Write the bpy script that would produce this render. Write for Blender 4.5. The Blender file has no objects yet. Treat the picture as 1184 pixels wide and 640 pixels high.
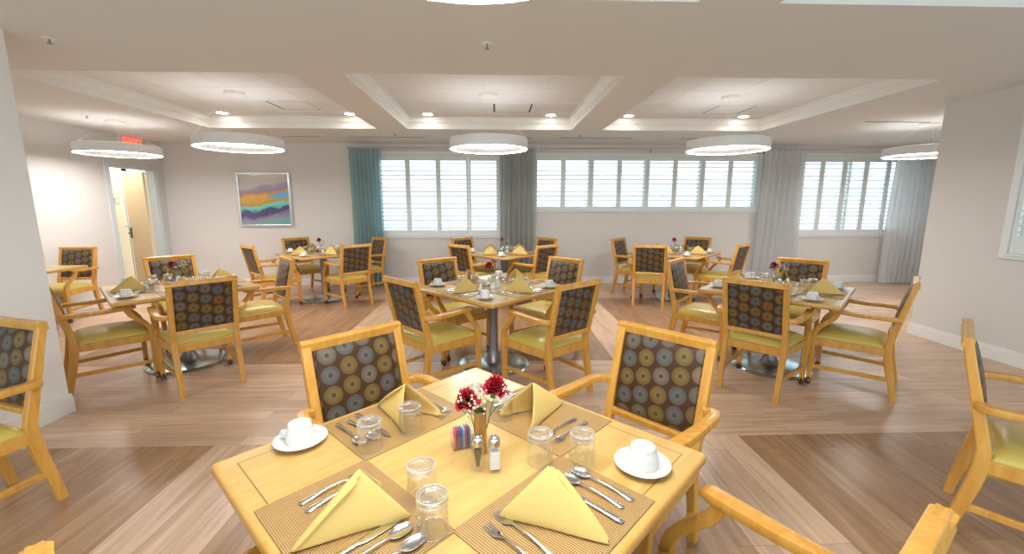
import bpy, bmesh, math, random
from mathutils import Vector, Matrix, Euler
PI = math.pi
R = math.radians
rnd = random.Random(7)
scene = bpy.context.scene
col = scene.collection

# ------------------------------------------------------------------ materials
def new_mat(name):
    m = bpy.data.materials.new(name); m.use_nodes = True
    return m, m.node_tree.nodes, m.node_tree.links, m.node_tree.nodes['Principled BSDF']

def plain(name, c, rough=.5, metal=0, spec=.5, emit=None, estr=0, coat=0, bump=0, bscale=200, alpha=1, trans=0):
    m, n, l, p = new_mat(name)
    p.inputs['Base Color'].default_value = (*c, 1)
    p.inputs['Roughness'].default_value = rough
    p.inputs['Metallic'].default_value = metal
    p.inputs['Specular IOR Level'].default_value = spec
    p.inputs['Coat Weight'].default_value = coat
    p.inputs['Coat Roughness'].default_value = .12
    if emit:
        p.inputs['Emission Color'].default_value = (*emit, 1)
        p.inputs['Emission Strength'].default_value = estr
    tc = n.new('ShaderNodeTexCoord'); nz = n.new('ShaderNodeTexNoise')
    nz.inputs['Scale'].default_value = bscale
    l.new(tc.outputs['Object'], nz.inputs['Vector'])
    mx = n.new('ShaderNodeMix'); mx.data_type = 'RGBA'
    mx.inputs['A'].default_value = (*[v*.96 for v in c], 1); mx.inputs['B'].default_value = (*[min(1, v*1.04) for v in c], 1)
    l.new(nz.outputs['Fac'], mx.inputs['Factor']); l.new(mx.outputs['Result'], p.inputs['Base Color'])
    if bump:
        b = n.new('ShaderNodeBump'); b.inputs['Strength'].default_value = bump; b.inputs['Distance'].default_value = .002
        l.new(nz.outputs['Fac'], b.inputs['Height']); l.new(b.outputs['Normal'], p.inputs['Normal'])
    return m

def math_node(n, l, op, a, b=None, c=None):
    x = n.new('ShaderNodeMath'); x.operation = op
    for i, v in enumerate((a, b, c)):
        if v is None: continue
        if isinstance(v, (int, float)): x.inputs[i].default_value = v
        else: l.new(v, x.inputs[i])
    return x.outputs[0]

def mixc(n, l, fac, a, b):
    x = n.new('ShaderNodeMix'); x.data_type = 'RGBA'
    for key, v in (('Factor', fac), ('A', a), ('B', b)):
        if isinstance(v, (int, float)): x.inputs[key].default_value = v
        elif isinstance(v, tuple): x.inputs[key].default_value = (*v, 1)
        else: l.new(v, x.inputs[key])
    return x.outputs['Result']

def wood(name, ca, cb, scale=(18, 18, 2.2), rough=.34, coat=.2, border=None):
    m, n, l, p = new_mat(name)
    tc = n.new('ShaderNodeTexCoord'); mp = n.new('ShaderNodeMapping')
    mp.inputs['Scale'].default_value = scale
    l.new(tc.outputs['Object'], mp.inputs['Vector'])
    nz = n.new('ShaderNodeTexNoise'); nz.inputs['Scale'].default_value = 1.6; nz.inputs['Detail'].default_value = 5
    nz.inputs['Distortion'].default_value = .6
    l.new(mp.outputs[0], nz.inputs['Vector'])
    cr = n.new('ShaderNodeValToRGB'); cr.color_ramp.elements[0].position = .3; cr.color_ramp.elements[1].position = .72
    l.new(nz.outputs['Fac'], cr.inputs['Fac'])
    c = mixc(n, l, cr.outputs['Color'], ca, cb)
    if border:
        sp = n.new('ShaderNodeSeparateXYZ'); l.new(tc.outputs['Object'], sp.inputs[0])
        ax = math_node(n, l, 'ABSOLUTE', sp.outputs['X']); ay = math_node(n, l, 'ABSOLUTE', sp.outputs['Y'])
        mm = math_node(n, l, 'MAXIMUM', ax, ay)
        line = math_node(n, l, 'COMPARE', mm, border, .0016)
        c = mixc(n, l, line, c, (.22, .10, .03))
    l.new(c, p.inputs['Base Color'])
    p.inputs['Roughness'].default_value = rough
    p.inputs['Coat Weight'].default_value = coat; p.inputs['Coat Roughness'].default_value = .2
    return m

M = {}
M['wood'] = wood('chair_maple', (.57, .265, .040), (.72, .385, .080))
M['top'] = wood('table_maple', (.51, .32, .09), (.63, .42, .145), scale=(3, 16, 3), rough=.3, coat=.35, border=.475)
M['edge'] = wood('table_edge_maple', (.58, .31, .07), (.70, .41, .12), scale=(5, 5, 5), rough=.3, coat=.35)
M['vinyl'] = plain('olive_vinyl', (.61, .475, .11), rough=.38, bump=.15, bscale=90, coat=.15)
M['wall'] = plain('greige_paint', (.70, .68, .66), rough=.85, bump=.05)
M['white_wall'] = plain('white_paint', (.88, .88, .88), rough=.7)
M['ceiling'] = plain('ceiling_paint', (.75, .755, .76), rough=.9)
M['tile'] = plain('ceiling_tile', (.80, .82, .85), rough=.9, bump=.1, bscale=300)
M['trim'] = plain('white_trim', (.84, .84, .83), rough=.45)
M['shutter'] = plain('shutter_white', (.80, .84, .85), rough=.4)
M['ring_body'] = plain('ring_body_white', (.80, .80, .80), rough=.45)
M['ring_light'] = plain('ring_diffuser', (.9, .9, .9), rough=.5, emit=(1, .965, .93), estr=30)
M['ring_up'] = plain('ring_uplight_diffuser', (.9, .9, .9), rough=.5, emit=(1, .96, .92), estr=2.8)
M['down_light'] = plain('downlight_lens', (.9, .9, .9), rough=.5, emit=(1, .92, .82), estr=19)
M['black'] = plain('black_plastic', (.02, .02, .022), rough=.4)
M['slot'] = plain('dark_slot', (.06, .06, .06), rough=.6)
M['steel'] = plain('polished_steel', (.72, .72, .74), rough=.14, metal=1, bscale=20)
M['brushed'] = plain('brushed_grey_metal', (.30, .31, .33), rough=.38, metal=1, bscale=30)
M['disc'] = plain('window_tinted_disc_metal', (.50, .62, .67), rough=.2, metal=.9, bscale=12)  # blue of the reflected windows tinted into the grey metal
M['bronze'] = plain('bronze_metal', (.50, .34, .16), rough=.3, metal=.9, bscale=20)
M['caster'] = plain('caster_brown', (.13, .045, .022), rough=.25, coat=.5)
M['china'] = plain('white_china', (.70, .69, .67), rough=.18, coat=.4)
M['stamp'] = plain('grey_stamp_ink', (.25, .25, .25), rough=.6)
M['napkin'] = plain('yellow_napkin', (.72, .51, .165), rough=.85, bump=.25, bscale=700)
M['red'] = plain('carnation_red', (.38, .008, .022), rough=.6)
M['green'] = plain('stem_green', (.10, .20, .05), rough=.6)
M['cream'] = plain('tiny_white_flower', (.85, .82, .74), rough=.8)
M['salt'] = plain('salt_white', (.82, .82, .82), rough=.9)
M['pepper'] = plain('pepper_brown', (.16, .10, .06), rough=.9, bump=.6, bscale=900)
M['pink'] = plain('packet_pink', (.70, .12, .25), rough=.6)
M['blue'] = plain('packet_blue', (.12, .30, .62), rough=.6)
M['paper'] = plain('packet_white', (.85, .85, .85), rough=.6)
M['door'] = plain('cream_door', (.80, .66, .46), rough=.5)
M['frame_grey'] = plain('door_frame_grey', (.62, .68, .70), rough=.4)
M['silver'] = plain('silver_frame', (.62, .63, .64), rough=.25, metal=.9, bscale=30)
M['red_sign'] = plain('exit_red', (.75, .04, .02), rough=.5, emit=(1, .08, .04), estr=.9)
M['sign_face'] = plain('exit_face', (.78, .70, .68), rough=.4)

def glass(name, tint=(1, 1, 1), edge=.55, base=.06):
    m = bpy.data.materials.new(name); m.use_nodes = True
    n = m.node_tree.nodes; l = m.node_tree.links; n.clear()
    o = n.new('ShaderNodeOutputMaterial'); t = n.new('ShaderNodeBsdfTransparent'); g = n.new('ShaderNodeBsdfGlossy')
    t.inputs['Color'].default_value = (*tint, 1); g.inputs['Roughness'].default_value = .03
    g.inputs['Color'].default_value = (.95, .97, 1, 1)
    lw = n.new('ShaderNodeLayerWeight'); lw.inputs['Blend'].default_value = .35
    f = math_node(n, l, 'MULTIPLY_ADD', lw.outputs['Facing'], edge, base)
    mx = n.new('ShaderNodeMixShader'); l.new(f, mx.inputs['Fac'])
    l.new(t.outputs[0], mx.inputs[1]); l.new(g.outputs[0], mx.inputs[2]); l.new(mx.outputs[0], o.inputs['Surface'])
    return m
M['glass'] = glass('clear_tumbler_glass', (.955, .965, .97), .45, .03)
def glass_wall(name, tint, white, edge, base, refr=0):
    m = glass(name, tint, edge, base); n = m.node_tree.nodes; l = m.node_tree.links
    o = [q for q in n if q.type == 'OUTPUT_MATERIAL'][0]; src = o.inputs['Surface'].links[0].from_socket
    if refr:
        g = n.new('ShaderNodeBsdfGlass'); g.inputs['IOR'].default_value = 1.45; g.inputs['Roughness'].default_value = .02
        x = n.new('ShaderNodeMixShader'); x.inputs['Fac'].default_value = refr; l.new(src, x.inputs[1]); l.new(g.outputs[0], x.inputs[2]); src = x.outputs[0]
    d = n.new('ShaderNodeBsdfDiffuse'); d.inputs['Color'].default_value = (.9, .93, .95, 1)
    x = n.new('ShaderNodeMixShader'); x.inputs['Fac'].default_value = white; l.new(src, x.inputs[1]); l.new(d.outputs[0], x.inputs[2])
    l.new(x.outputs[0], o.inputs['Surface']); return m
M['glass'] = glass_wall('clear_tumbler_glass', (.985, .99, .99), .004, .42, .03)
M['glass_base'] = glass_wall('thick_tumbler_base_glass', (.95, .96, .97), .03, .6, .12, .45)
M['rim_highlight'] = glass_wall('glass_rim_highlight', (.9, .93, .94), .30, .5, .45)  # diffuse white mixed in paints bright highlights on the glass rims
M['pane'] = glass('window_pane', (.93, .98, .99), .2, .02)
M['acrylic'] = glass('clear_acrylic', (.96, .97, .97), .4, .05)

def curtain_mat(name, c, tr=.30, see=.10):
    m = bpy.data.materials.new(name); m.use_nodes = True
    n = m.node_tree.nodes; l = m.node_tree.links; n.clear()
    o = n.new('ShaderNodeOutputMaterial'); d = n.new('ShaderNodeBsdfDiffuse'); t = n.new('ShaderNodeBsdfTranslucent'); s = n.new('ShaderNodeBsdfTransparent')
    tc = n.new('ShaderNodeTexCoord'); mp = n.new('ShaderNodeMapping'); mp.inputs['Scale'].default_value = (60, 60, 2)
    nz = n.new('ShaderNodeTexNoise'); nz.inputs['Scale'].default_value = 3; l.new(tc.outputs['Object'], mp.inputs[0]); l.new(mp.outputs[0], nz.inputs['Vector'])
    cc = mixc(n, l, nz.outputs['Fac'], tuple(v*.85 for v in c), tuple(min(1, v*1.15) for v in c))
    l.new(cc, d.inputs['Color']); l.new(cc, t.inputs['Color'])
    m1 = n.new('ShaderNodeMixShader'); m1.inputs['Fac'].default_value = tr
    l.new(d.outputs[0], m1.inputs[1]); l.new(t.outputs[0], m1.inputs[2])
    m2 = n.new('ShaderNodeMixShader'); m2.inputs['Fac'].default_value = see
    l.new(m1.outputs[0], m2.inputs[1]); l.new(s.outputs[0], m2.inputs[2]); l.new(m2.outputs[0], o.inputs['Surface'])
    return m
M['curtain_grey'] = curtain_mat('grey_sheer', (.55, .57, .56), .28, .06)
M['curtain_teal_lit'] = curtain_mat('teal_lit_sheer', (.42, .60, .63), .35, .14)  # teal cast of the daylight tinted into the grey sheer
M['curtain_pale'] = curtain_mat('pale_grey_sheer', (.78, .79, .80), .32, .10)

def fabric():
    m, n, l, p = new_mat('medallion_fabric')
    uv = n.new('ShaderNodeUVMap'); uv.uv_map = 'UVMap'
    sp = n.new('ShaderNodeSeparateXYZ'); l.new(uv.outputs[0], sp.inputs[0])
    pitch = .0855
    x = math_node(n, l, 'DIVIDE', sp.outputs['X'], pitch); y = math_node(n, l, 'DIVIDE', sp.outputs['Y'], pitch)
    cx = math_node(n, l, 'FLOOR', x); cy0 = math_node(n, l, 'FLOOR', y)
    # slight half drop that drifts from column to column
    sh = math_node(n, l, 'MULTIPLY', cx, .27)
    y2 = math_node(n, l, 'ADD', y, sh)
    cy = math_node(n, l, 'FLOOR', y2)
    fx = math_node(n, l, 'SUBTRACT', math_node(n, l, 'SUBTRACT', x, cx), .5)
    fy = math_node(n, l, 'SUBTRACT', math_node(n, l, 'SUBTRACT', y2, cy), .5)
    r = math_node(n, l, 'SQRT', math_node(n, l, 'ADD', math_node(n, l, 'MULTIPLY', fx, fx), math_node(n, l, 'MULTIPLY', fy, fy)))
    ang = math_node(n, l, 'ARCTAN2', fy, fx)
    cv = n.new('ShaderNodeCombineXYZ'); l.new(cx, cv.inputs[0]); l.new(cy, cv.inputs[1])
    wn = n.new('ShaderNodeTexWhiteNoise'); wn.noise_dimensions = '2D'; l.new(cv.outputs[0], wn.inputs['Vector'])
    cr = n.new('ShaderNodeValToRGB'); cr.color_ramp.interpolation = 'CONSTANT'
    pal = [(.21, .18, .145), (.23, .16, .05), (.27, .12, .03), (.135, .15, .15), (.30, .21, .14), (.24, .17, .06), (.18, .165, .135)]
    e = cr.color_ramp.elements
    while len(e) < len(pal): e.new(.5)
    for i, c in enumerate(pal):
        e[i].position = i/len(pal); e[i].color = (*c, 1)
    l.new(wn.outputs['Value'], cr.inputs['Fac'])
    bg = (.062, .030, .013)
    spokes = math_node(n, l, 'MULTIPLY_ADD', math_node(n, l, 'SINE', math_node(n, l, 'MULTIPLY', ang, 36)), .5, .5)
    rings = math_node(n, l, 'MULTIPLY_ADD', math_node(n, l, 'SINE', math_node(n, l, 'MULTIPLY', r, 75)), .5, .5)
    edge = math_node(n, l, 'MULTIPLY_ADD', r, -1.5, 1.2)
    mod0 = math_node(n, l, 'MULTIPLY_ADD', math_node(n, l, 'ADD', math_node(n, l, 'MULTIPLY', spokes, 1.25), math_node(n, l, 'MULTIPLY', rings, .55)), -.36, 1.05)
    mod = math_node(n, l, 'MULTIPLY', mod0, edge)
    disc = math_node(n, l, 'LESS_THAN', r, .465)
    inner = math_node(n, l, 'LESS_THAN', r, .11)
    hub = math_node(n, l, 'LESS_THAN', r, .05)
    c1 = mixc(n, l, mod, bg, cr.outputs['Color'])
    c2 = mixc(n, l, disc, bg, c1)
    c3 = mixc(n, l, inner, c2, (.05, .038, .032))
    c4 = mixc(n, l, hub, c3, (.10, .06, .04))
    l.new(c4, p.inputs['Base Color'])
    p.inputs['Roughness'].default_value = .42
    p.inputs['Specular IOR Level'].default_value = .22
    p.inputs['Sheen Weight'].default_value = .04
    p.inputs['Sheen Tint'].default_value = (.8, .92, 1, 1)
    b = n.new('ShaderNodeBump'); b.inputs['Strength'].default_value = .35; b.inputs['Distance'].default_value = .001
    l.new(math_node(n, l, 'MULTIPLY', disc, mod), b.inputs['Height']); l.new(b.outputs['Normal'], p.inputs['Normal'])
    return m
M['fabric'] = fabric()

def weave():
    m, n, l, p = new_mat('woven_placemat')
    tc = n.new('ShaderNodeTexCoord'); sp = n.new('ShaderNodeSeparateXYZ'); l.new(tc.outputs['Object'], sp.inputs[0])
    wx = math_node(n, l, 'MULTIPLY_ADD', math_node(n, l, 'SINE', math_node(n, l, 'MULTIPLY', sp.outputs['X'], 2*PI/.0064)), .5, .5)
    wy = math_node(n, l, 'MULTIPLY_ADD', math_node(n, l, 'SINE', math_node(n, l, 'MULTIPLY', sp.outputs['Y'], 2*PI/.0052)), .5, .5)
    k = math_node(n, l, 'POWER', math_node(n, l, 'MULTIPLY', wx, math_node(n, l, 'MULTIPLY_ADD', wy, .75, .25)), .7)
    nz = n.new('ShaderNodeTexNoise'); nz.inputs['Scale'].default_value = 60; l.new(tc.outputs['Object'], nz.inputs['Vector'])
    ca = mixc(n, l, nz.outputs['Fac'], (.60, .37, .12), (.78, .52, .20))
    l.new(mixc(n, l, k, (.12, .055, .015), ca), p.inputs['Base Color'])
    p.inputs['Roughness'].default_value = .45
    b = n.new('ShaderNodeBump'); b.inputs['Strength'].default_value = .5; b.inputs['Distance'].default_value = .0012
    l.new(k, b.inputs['Height']); l.new(b.outputs['Normal'], p.inputs['Normal'])
    return m
M['mat'] = weave()

def planks(name, dark, along_y):
    m, n, l, p = new_mat(name)
    tc = n.new('ShaderNodeTexCoord'); mp = n.new('ShaderNodeMapping')
    if along_y: mp.inputs['Rotation'].default_value = (0, 0, PI/2)
    l.new(tc.outputs['Object'], mp.inputs['Vector'])
    br = n.new('ShaderNodeTexBrick'); br.inputs['Scale'].default_value = 1
    br.inputs['Brick Width'].default_value = 1.22; br.inputs['Row Height'].default_value = .18
    br.inputs['Mortar Size'].default_value = .0015; br.inputs['Mortar Smooth'].default_value = .3; br.offset = .37
    br.inputs['Color1'].default_value = (0, 0, 0, 1); br.inputs['Color2'].default_value = (1, 1, 1, 1); br.inputs['Mortar'].default_value = (.5, .5, .5, 1)
    br.inputs['Bias'].default_value = 0
    l.new(mp.outputs[0], br.inputs['Vector'])
    m2 = n.new('ShaderNodeMapping'); m2.inputs['Scale'].default_value = (1.1, 13, 1); l.new(mp.outputs[0], m2.inputs['Vector'])
    ad = n.new('ShaderNodeVectorMath'); ad.operation = 'MULTIPLY_ADD'; ad.inputs[1].default_value = (7, 3, 0)
    l.new(br.outputs['Color'], ad.inputs[0]); l.new(m2.outputs[0], ad.inputs[2])
    nz = n.new('ShaderNodeTexNoise'); nz.inputs['Scale'].default_value = 1.0; nz.inputs['Detail'].default_value = 7; nz.inputs['Roughness'].default_value = .62; nz.inputs['Distortion'].default_value = 1.1
    l.new(ad.outputs[0], nz.inputs['Vector'])
    cr = n.new('ShaderNodeValToRGB'); e = cr.color_ramp.elements
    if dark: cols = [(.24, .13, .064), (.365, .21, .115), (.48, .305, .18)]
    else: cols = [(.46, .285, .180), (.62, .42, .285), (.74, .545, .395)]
    e.new(.5)
    for i, (ps, c) in enumerate(zip((.28, .5, .74), cols)): e[i].position = ps; e[i].color = (*c, 1)
    l.new(nz.outputs['Fac'], cr.inputs['Fac'])
    t = mixc(n, l, math_node(n, l, 'MULTIPLY', br.outputs['Fac'], .55), cr.outputs['Color'], (.09, .05, .035))
    hv = n.new('ShaderNodeHueSaturation'); l.new(t, hv.inputs['Color'])
    l.new(math_node(n, l, 'MULTIPLY_ADD', br.outputs['Color'], .26, .87), hv.inputs['Value'])
    l.new(hv.outputs[0], p.inputs['Base Color'])
    p.inputs['Roughness'].default_value = .29
    p.inputs['Specular IOR Level'].default_value = .5
    b = n.new('ShaderNodeBump'); b.inputs['Strength'].default_value = .12; b.inputs['Distance'].default_value = .002
    l.new(nz.outputs['Fac'], b.inputs['Height']); l.new(b.outputs['Normal'], p.inputs['Normal'])
    return m
M['fl_x'] = planks('light_planks_across', False, False)
M['fl_y'] = planks('light_planks_along', False, True)
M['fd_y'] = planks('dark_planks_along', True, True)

def painting():
    m, n, l, p = new_mat('abstract_landscape_print')
    tc = n.new('ShaderNodeTexCoord'); sp = n.new('ShaderNodeSeparateXYZ'); l.new(tc.outputs['Object'], sp.inputs[0])
    nz = n.new('ShaderNodeTexNoise'); nz.inputs['Scale'].default_value = 3.2; nz.inputs['Detail'].default_value = 5
    mp = n.new('ShaderNodeMapping'); mp.inputs['Scale'].default_value = (1, 1, 1.8); l.new(tc.outputs['Object'], mp.inputs[0]); l.new(mp.outputs[0], nz.inputs['Vector'])
    slope = math_node(n, l, 'MULTIPLY', sp.outputs['X'], -.16)
    zz = math_node(n, l, 'ADD', math_node(n, l, 'ADD', sp.outputs['Z'], slope), math_node(n, l, 'MULTIPLY_ADD', nz.outputs['Fac'], .30, -.15))
    f = math_node(n, l, 'DIVIDE', math_node(n, l, 'ADD', zz, .42), .84)
    cr = n.new('ShaderNodeValToRGB'); cr.color_ramp.interpolation = 'LINEAR'; e = cr.color_ramp.elements
    st = [(0, (.16, .40, .40)), (.10, (.30, .22, .36)), (.19, (.07, .06, .16)), (.29, (.05, .07, .20)), (.33, (.12, .55, .48)), (.41, (.25, .66, .55)), (.44, (.45, .30, .03)),
          (.52, (.72, .38, .05)), (.60, (.62, .42, .10)), (.66, (.58, .20, .08)), (.70, (.28, .22, .34)), (.77, (.36, .31, .40)), (.80, (.48, .45, .42)), (1, (.50, .47, .43))]
    while len(e) < len(st): e.new(.5)
    for i, (ps, c) in enumerate(st): e[i].position = ps; e[i].color = (*c, 1)
    l.new(f, cr.inputs['Fac'])
    # blue lake on the right
    lx = math_node(n, l, 'DIVIDE', math_node(n, l, 'SUBTRACT', sp.outputs['X'], .27), .22)
    lz = math_node(n, l, 'DIVIDE', math_node(n, l, 'SUBTRACT', zz, .045), .055)
    lk = math_node(n, l, 'LESS_THAN', math_node(n, l, 'ADD', math_node(n, l, 'MULTIPLY', lx, lx), math_node(n, l, 'MULTIPLY', lz, lz)), 1)
    c = mixc(n, l, lk, cr.outputs['Color'], (.18, .42, .66))
    l.new(c, p.inputs['Base Color']); p.inputs['Roughness'].default_value = .25; p.inputs['Coat Weight'].default_value = .8; p.inputs['Coat Roughness'].default_value = .03
    return m
M['painting'] = painting()

# ------------------------------------------------------------------ mesh helpers
def link(name, bm, mats, parent=None, smooth=False, loc=None, rotz=None, angle=None):
    bmesh.ops.recalc_face_normals(bm, faces=bm.faces[:])
    me = bpy.data.meshes.new(name); bm.to_mesh(me); bm.free()
    if not isinstance(mats, (list, tuple)): mats = [mats]
    for m in mats: me.materials.append(m)
    if smooth:
        for p in me.polygons: p.use_smooth = True
        if angle:
            try: me.set_sharp_from_angle(angle=R(angle))
            except Exception: pass
    o = bpy.data.objects.new(name, me); col.objects.link(o)
    if parent: o.parent = parent
    if loc is not None: o.location = loc
    if rotz is not None: o.rotation_euler = (0, 0, rotz)
    return o

def tag(o, label=None, cat=None, group=None, kind=None):
    if label: o['label'] = label
    if cat: o['category'] = cat
    if group: o['group'] = group
    if kind: o['kind'] = kind
    return o

def thing(name, label, cat, loc=(0, 0, 0), rotz=0, group=None):
    o = bpy.data.objects.new(name, None); col.objects.link(o)
    o.empty_display_size = .1
    o.location = loc; o.rotation_euler = (0, 0, rotz)
    return tag(o, label, cat, group)

def dup(root, loc, rotz, label, group=None):
    def cp(o, parent):
        c = o.copy(); col.objects.link(c)
        if parent: c.parent = parent
        for ch in list(o.children): cp(ch, c)
        return c
    r = cp(root, None)
    r.location = loc; r.rotation_euler = (0, 0, rotz); r['label'] = label
    if group: r['group'] = group
    return r

class Maker:
    """first call builds, later calls copy"""
    def __init__(s, build): s.build = build; s.first = None
    def __call__(s, loc, rotz, label, group=None):
        if s.first is None:
            s.first = s.build(); o = s.first
            o.location = loc; o.rotation_euler = (0, 0, rotz); o['label'] = label
            if group: o['group'] = group
            return o
        return dup(s.first, loc, rotz, label, group)

def B(): return bmesh.new()

def box(bm, x0, x1, y0, y1, z0, z1, bev=0, mi=0, mtx=None):
    vs = [bm.verts.new((x, y, z)) for z in (z0, z1) for y in (y0, y1) for x in (x0, x1)]
    fs = []
    for q in ((0, 1, 3, 2), (4, 6, 7, 5), (0, 4, 5, 1), (2, 3, 7, 6), (0, 2, 6, 4), (1, 5, 7, 3)):
        f = bm.faces.new([vs[i] for i in q]); f.material_index = mi; fs.append(f)
    if mtx: bmesh.ops.transform(bm, matrix=mtx, verts=vs)
    if bev:
        es = list({e for f in fs for e in f.edges})
        r = bmesh.ops.bevel(bm, geom=es, offset=bev, segments=2, affect='EDGES', profile=.6)
        for f in r['faces']: f.material_index = mi
    return vs

def quad(bm, pts, mi=0):
    f = bm.faces.new([bm.verts.new(p) for p in pts]); f.material_index = mi; return f

def tube(bm, pts, rad, seg=8, cap=True, mi=0, closed=False):
    pts = [Vector(p) for p in pts]; n = len(pts)
    rings = []; prev = None
    for i, p in enumerate(pts):
        a = pts[(i-1) % n] if (closed or i > 0) else p; b = pts[(i+1) % n] if (closed or i < n-1) else p
        t = (b-a).normalized()
        if prev is None:
            u = Vector((0, 0, 1)) if abs(t.z) < .9 else Vector((1, 0, 0))
            s = t.cross(u).normalized()
        else:
            s = (prev - t*prev.dot(t)).normalized()
        prev = s; q = t.cross(s)
        r = rad[i] if isinstance(rad, (list, tuple)) else rad
        rings.append([bm.verts.new(p + s*math.cos(2*PI*k/seg)*r + q*math.sin(2*PI*k/seg)*r) for k in range(seg)])
    m = n if closed else n-1
    for i in range(m):
        A, C = rings[i], rings[(i+1) % n]
        for k in range(seg):
            f = bm.faces.new((A[k], A[(k+1) % seg], C[(k+1) % seg], C[k])); f.material_index = mi
    if cap and not closed:
        for rr in (rings[0], rings[-1]):
            f = bm.faces.new(rr); f.material_index = mi

def sweep(bm, pts, sec, side, mi=0, sizes=None, cap=True):
    """sweep a section (list of (a,b)) along pts; a is measured along the fixed side vector, b across"""
    pts = [Vector(p) for p in pts]; side = Vector(side).normalized(); n = len(pts); rings = []
    for i, p in enumerate(pts):
        t = (pts[min(i+1, n-1)] - pts[max(i-1, 0)]).normalized()
        s = (side - t*side.dot(t)).normalized(); q = t.cross(s)
        ka, kb = sizes[i] if sizes else (1, 1)
        rings.append([bm.verts.new(p + s*a*ka + q*b*kb) for a, b in sec])
    m = len(sec)
    for i in range(n-1):
        for k in range(m):
            f = bm.faces.new((rings[i][k], rings[i][(k+1) % m], rings[i+1][(k+1) % m], rings[i+1][k])); f.material_index = mi
    if cap:
        for rr in (rings[0], rings[-1]):
            f = bm.faces.new(rr); f.material_index = mi

def rsec(w, h, c=None):
    """rounded-rectangle section, full width w, height h"""
    c = c or min(w, h)*.22; a, b = w/2, h/2; k = c*.3
    return [(a-c, -b), (a-k, -b+k), (a, -b+c), (a, b-c), (a-k, b-k), (a-c, b), (-a+c, b), (-a+k, b-k), (-a, b-c), (-a, -b+c), (-a+k, -b+k), (-a+c, -b)]

def esec(n=8): return [(math.cos(2*PI*k/n), math.sin(2*PI*k/n)) for k in range(n)]

def lathe(bm, prof, seg=32, cx=0, cy=0, mi=0, mtx=None):
    rings = []; allv = []
    for r, z in prof:
        if r < 1e-6: v = [bm.verts.new((cx, cy, z))]
        else: v = [bm.verts.new((cx+r*math.cos(2*PI*k/seg), cy+r*math.sin(2*PI*k/seg), z)) for k in range(seg)]
        rings.append(v); allv += v
    for A, C in zip(rings, rings[1:]):
        if len(A) == 1 and len(C) == 1: continue
        for k in range(seg):
            k2 = (k+1) % seg
            if len(A) == 1: vs = (A[0], C[k2], C[k])
            elif len(C) == 1: vs = (A[k], A[k2], C[0])
            else: vs = (A[k], A[k2], C[k2], C[k])
            f = bm.faces.new(vs); f.material_index = mi
    if mtx: bmesh.ops.transform(bm, matrix=mtx, verts=allv)
    return allv

def bez(p0, p1, p2, p3, n=8):
    p0, p1, p2, p3 = map(Vector, (p0, p1, p2, p3))
    return [p0*(1-t)**3 + p1*3*t*(1-t)**2 + p2*3*t*t*(1-t) + p3*t**3 for t in [i/n for i in range(n+1)]]

def pillow(bm, xf, n, hf, hb, power=6, uv=False, us=(1, 1)):
    """two-sided cushion. xf(u,v,h) -> point ; hf/hb crown heights front/back"""
    g = [math.sin((i/n*2-1)*PI/2) for i in range(n+1)]
    L = bm.loops.layers.uv.new('UVMap') if uv and not bm.loops.layers.uv else (bm.loops.layers.uv[0] if uv else None)
    def side(h0):
        grid = {}
        for i, u in enumerate(g):
            for j, v in enumerate(g):
                e = max(0, (1-abs(u)**power))**.5*max(0, (1-abs(v)**power))**.5
                cr = .72+.28*(1-u*u)*(1-v*v)
                grid[i, j] = bm.verts.new(xf(u, v, h0*e*cr))
        return grid
    a, b = side(hf), side(-hb)
    for k, gr in enumerate((a, b)):
        for i in range(n):
            for j in range(n):
                f = bm.faces.new((gr[i, j], gr[i+1, j], gr[i+1, j+1], gr[i, j+1]))
                if L:
                    for lp, (ii, jj) in zip(f.loops, ((i, j), (i+1, j), (i+1, j+1), (i, j+1))):
                        lp[L].uv = (g[ii]*us[0]+.5+.13*k, g[jj]*us[1]+.5)
    bmesh.ops.remove_doubles(bm, verts=bm.verts[:], dist=1e-5)

# ------------------------------------------------------------------ camera and render look
H = 1.52; F = 495.; PITCH = R(9.5); YAW = R(2.0)
cd = bpy.data.cameras.new('camera'); cam = bpy.data.objects.new('camera', cd); col.objects.link(cam)
cam.location = (0, 0, H); cam.rotation_euler = (PI/2-PITCH, 0, -YAW)
cd.sensor_fit = 'HORIZONTAL'; cd.sensor_width = 36; cd.lens = 36*F/1184; cd.clip_start = .05
scene.camera = cam
vs = scene.view_settings
scene.display_settings.display_device = 'sRGB'
vs.view_transform = 'Standard'; vs.look = 'None'; vs.gamma = 1; vs.use_curve_mapping = False
vs.exposure = EXPO = 1.42

w = bpy.data.worlds.new('daylight'); scene.world = w; w.use_nodes = True
bgn = w.node_tree.nodes['Background']; wn_, wl_ = w.node_tree.nodes, w.node_tree.links
tcw = wn_.new('ShaderNodeTexCoord'); spw = wn_.new('ShaderNodeSeparateXYZ'); wl_.new(tcw.outputs['Generated'], spw.inputs[0])
crw = wn_.new('ShaderNodeValToRGB'); ew = crw.color_ramp.elements
ew[0].position = .42; ew[0].color = (.66, .83, .86, 1); ew[1].position = .52; ew[1].color = (.80, .94, 1, 1)
mrw = wn_.new('ShaderNodeMapRange'); mrw.inputs['From Min'].default_value = -1; wl_.new(spw.outputs['Z'], mrw.inputs['Value'])
wl_.new(mrw.outputs[0], crw.inputs['Fac']); wl_.new(crw.outputs['Color'], bgn.inputs['Color'])
# hazy sky, a little dimmer on the window side
mry = wn_.new('ShaderNodeMapRange'); mry.inputs['From Min'].default_value = -.5; mry.inputs['From Max'].default_value = .5
mry.inputs['To Min'].default_value = .95; mry.inputs['To Max'].default_value = 1.0
wl_.new(spw.outputs['Y'], mry.inputs['Value']); wl_.new(mry.outputs[0], bgn.inputs['Strength'])

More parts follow.
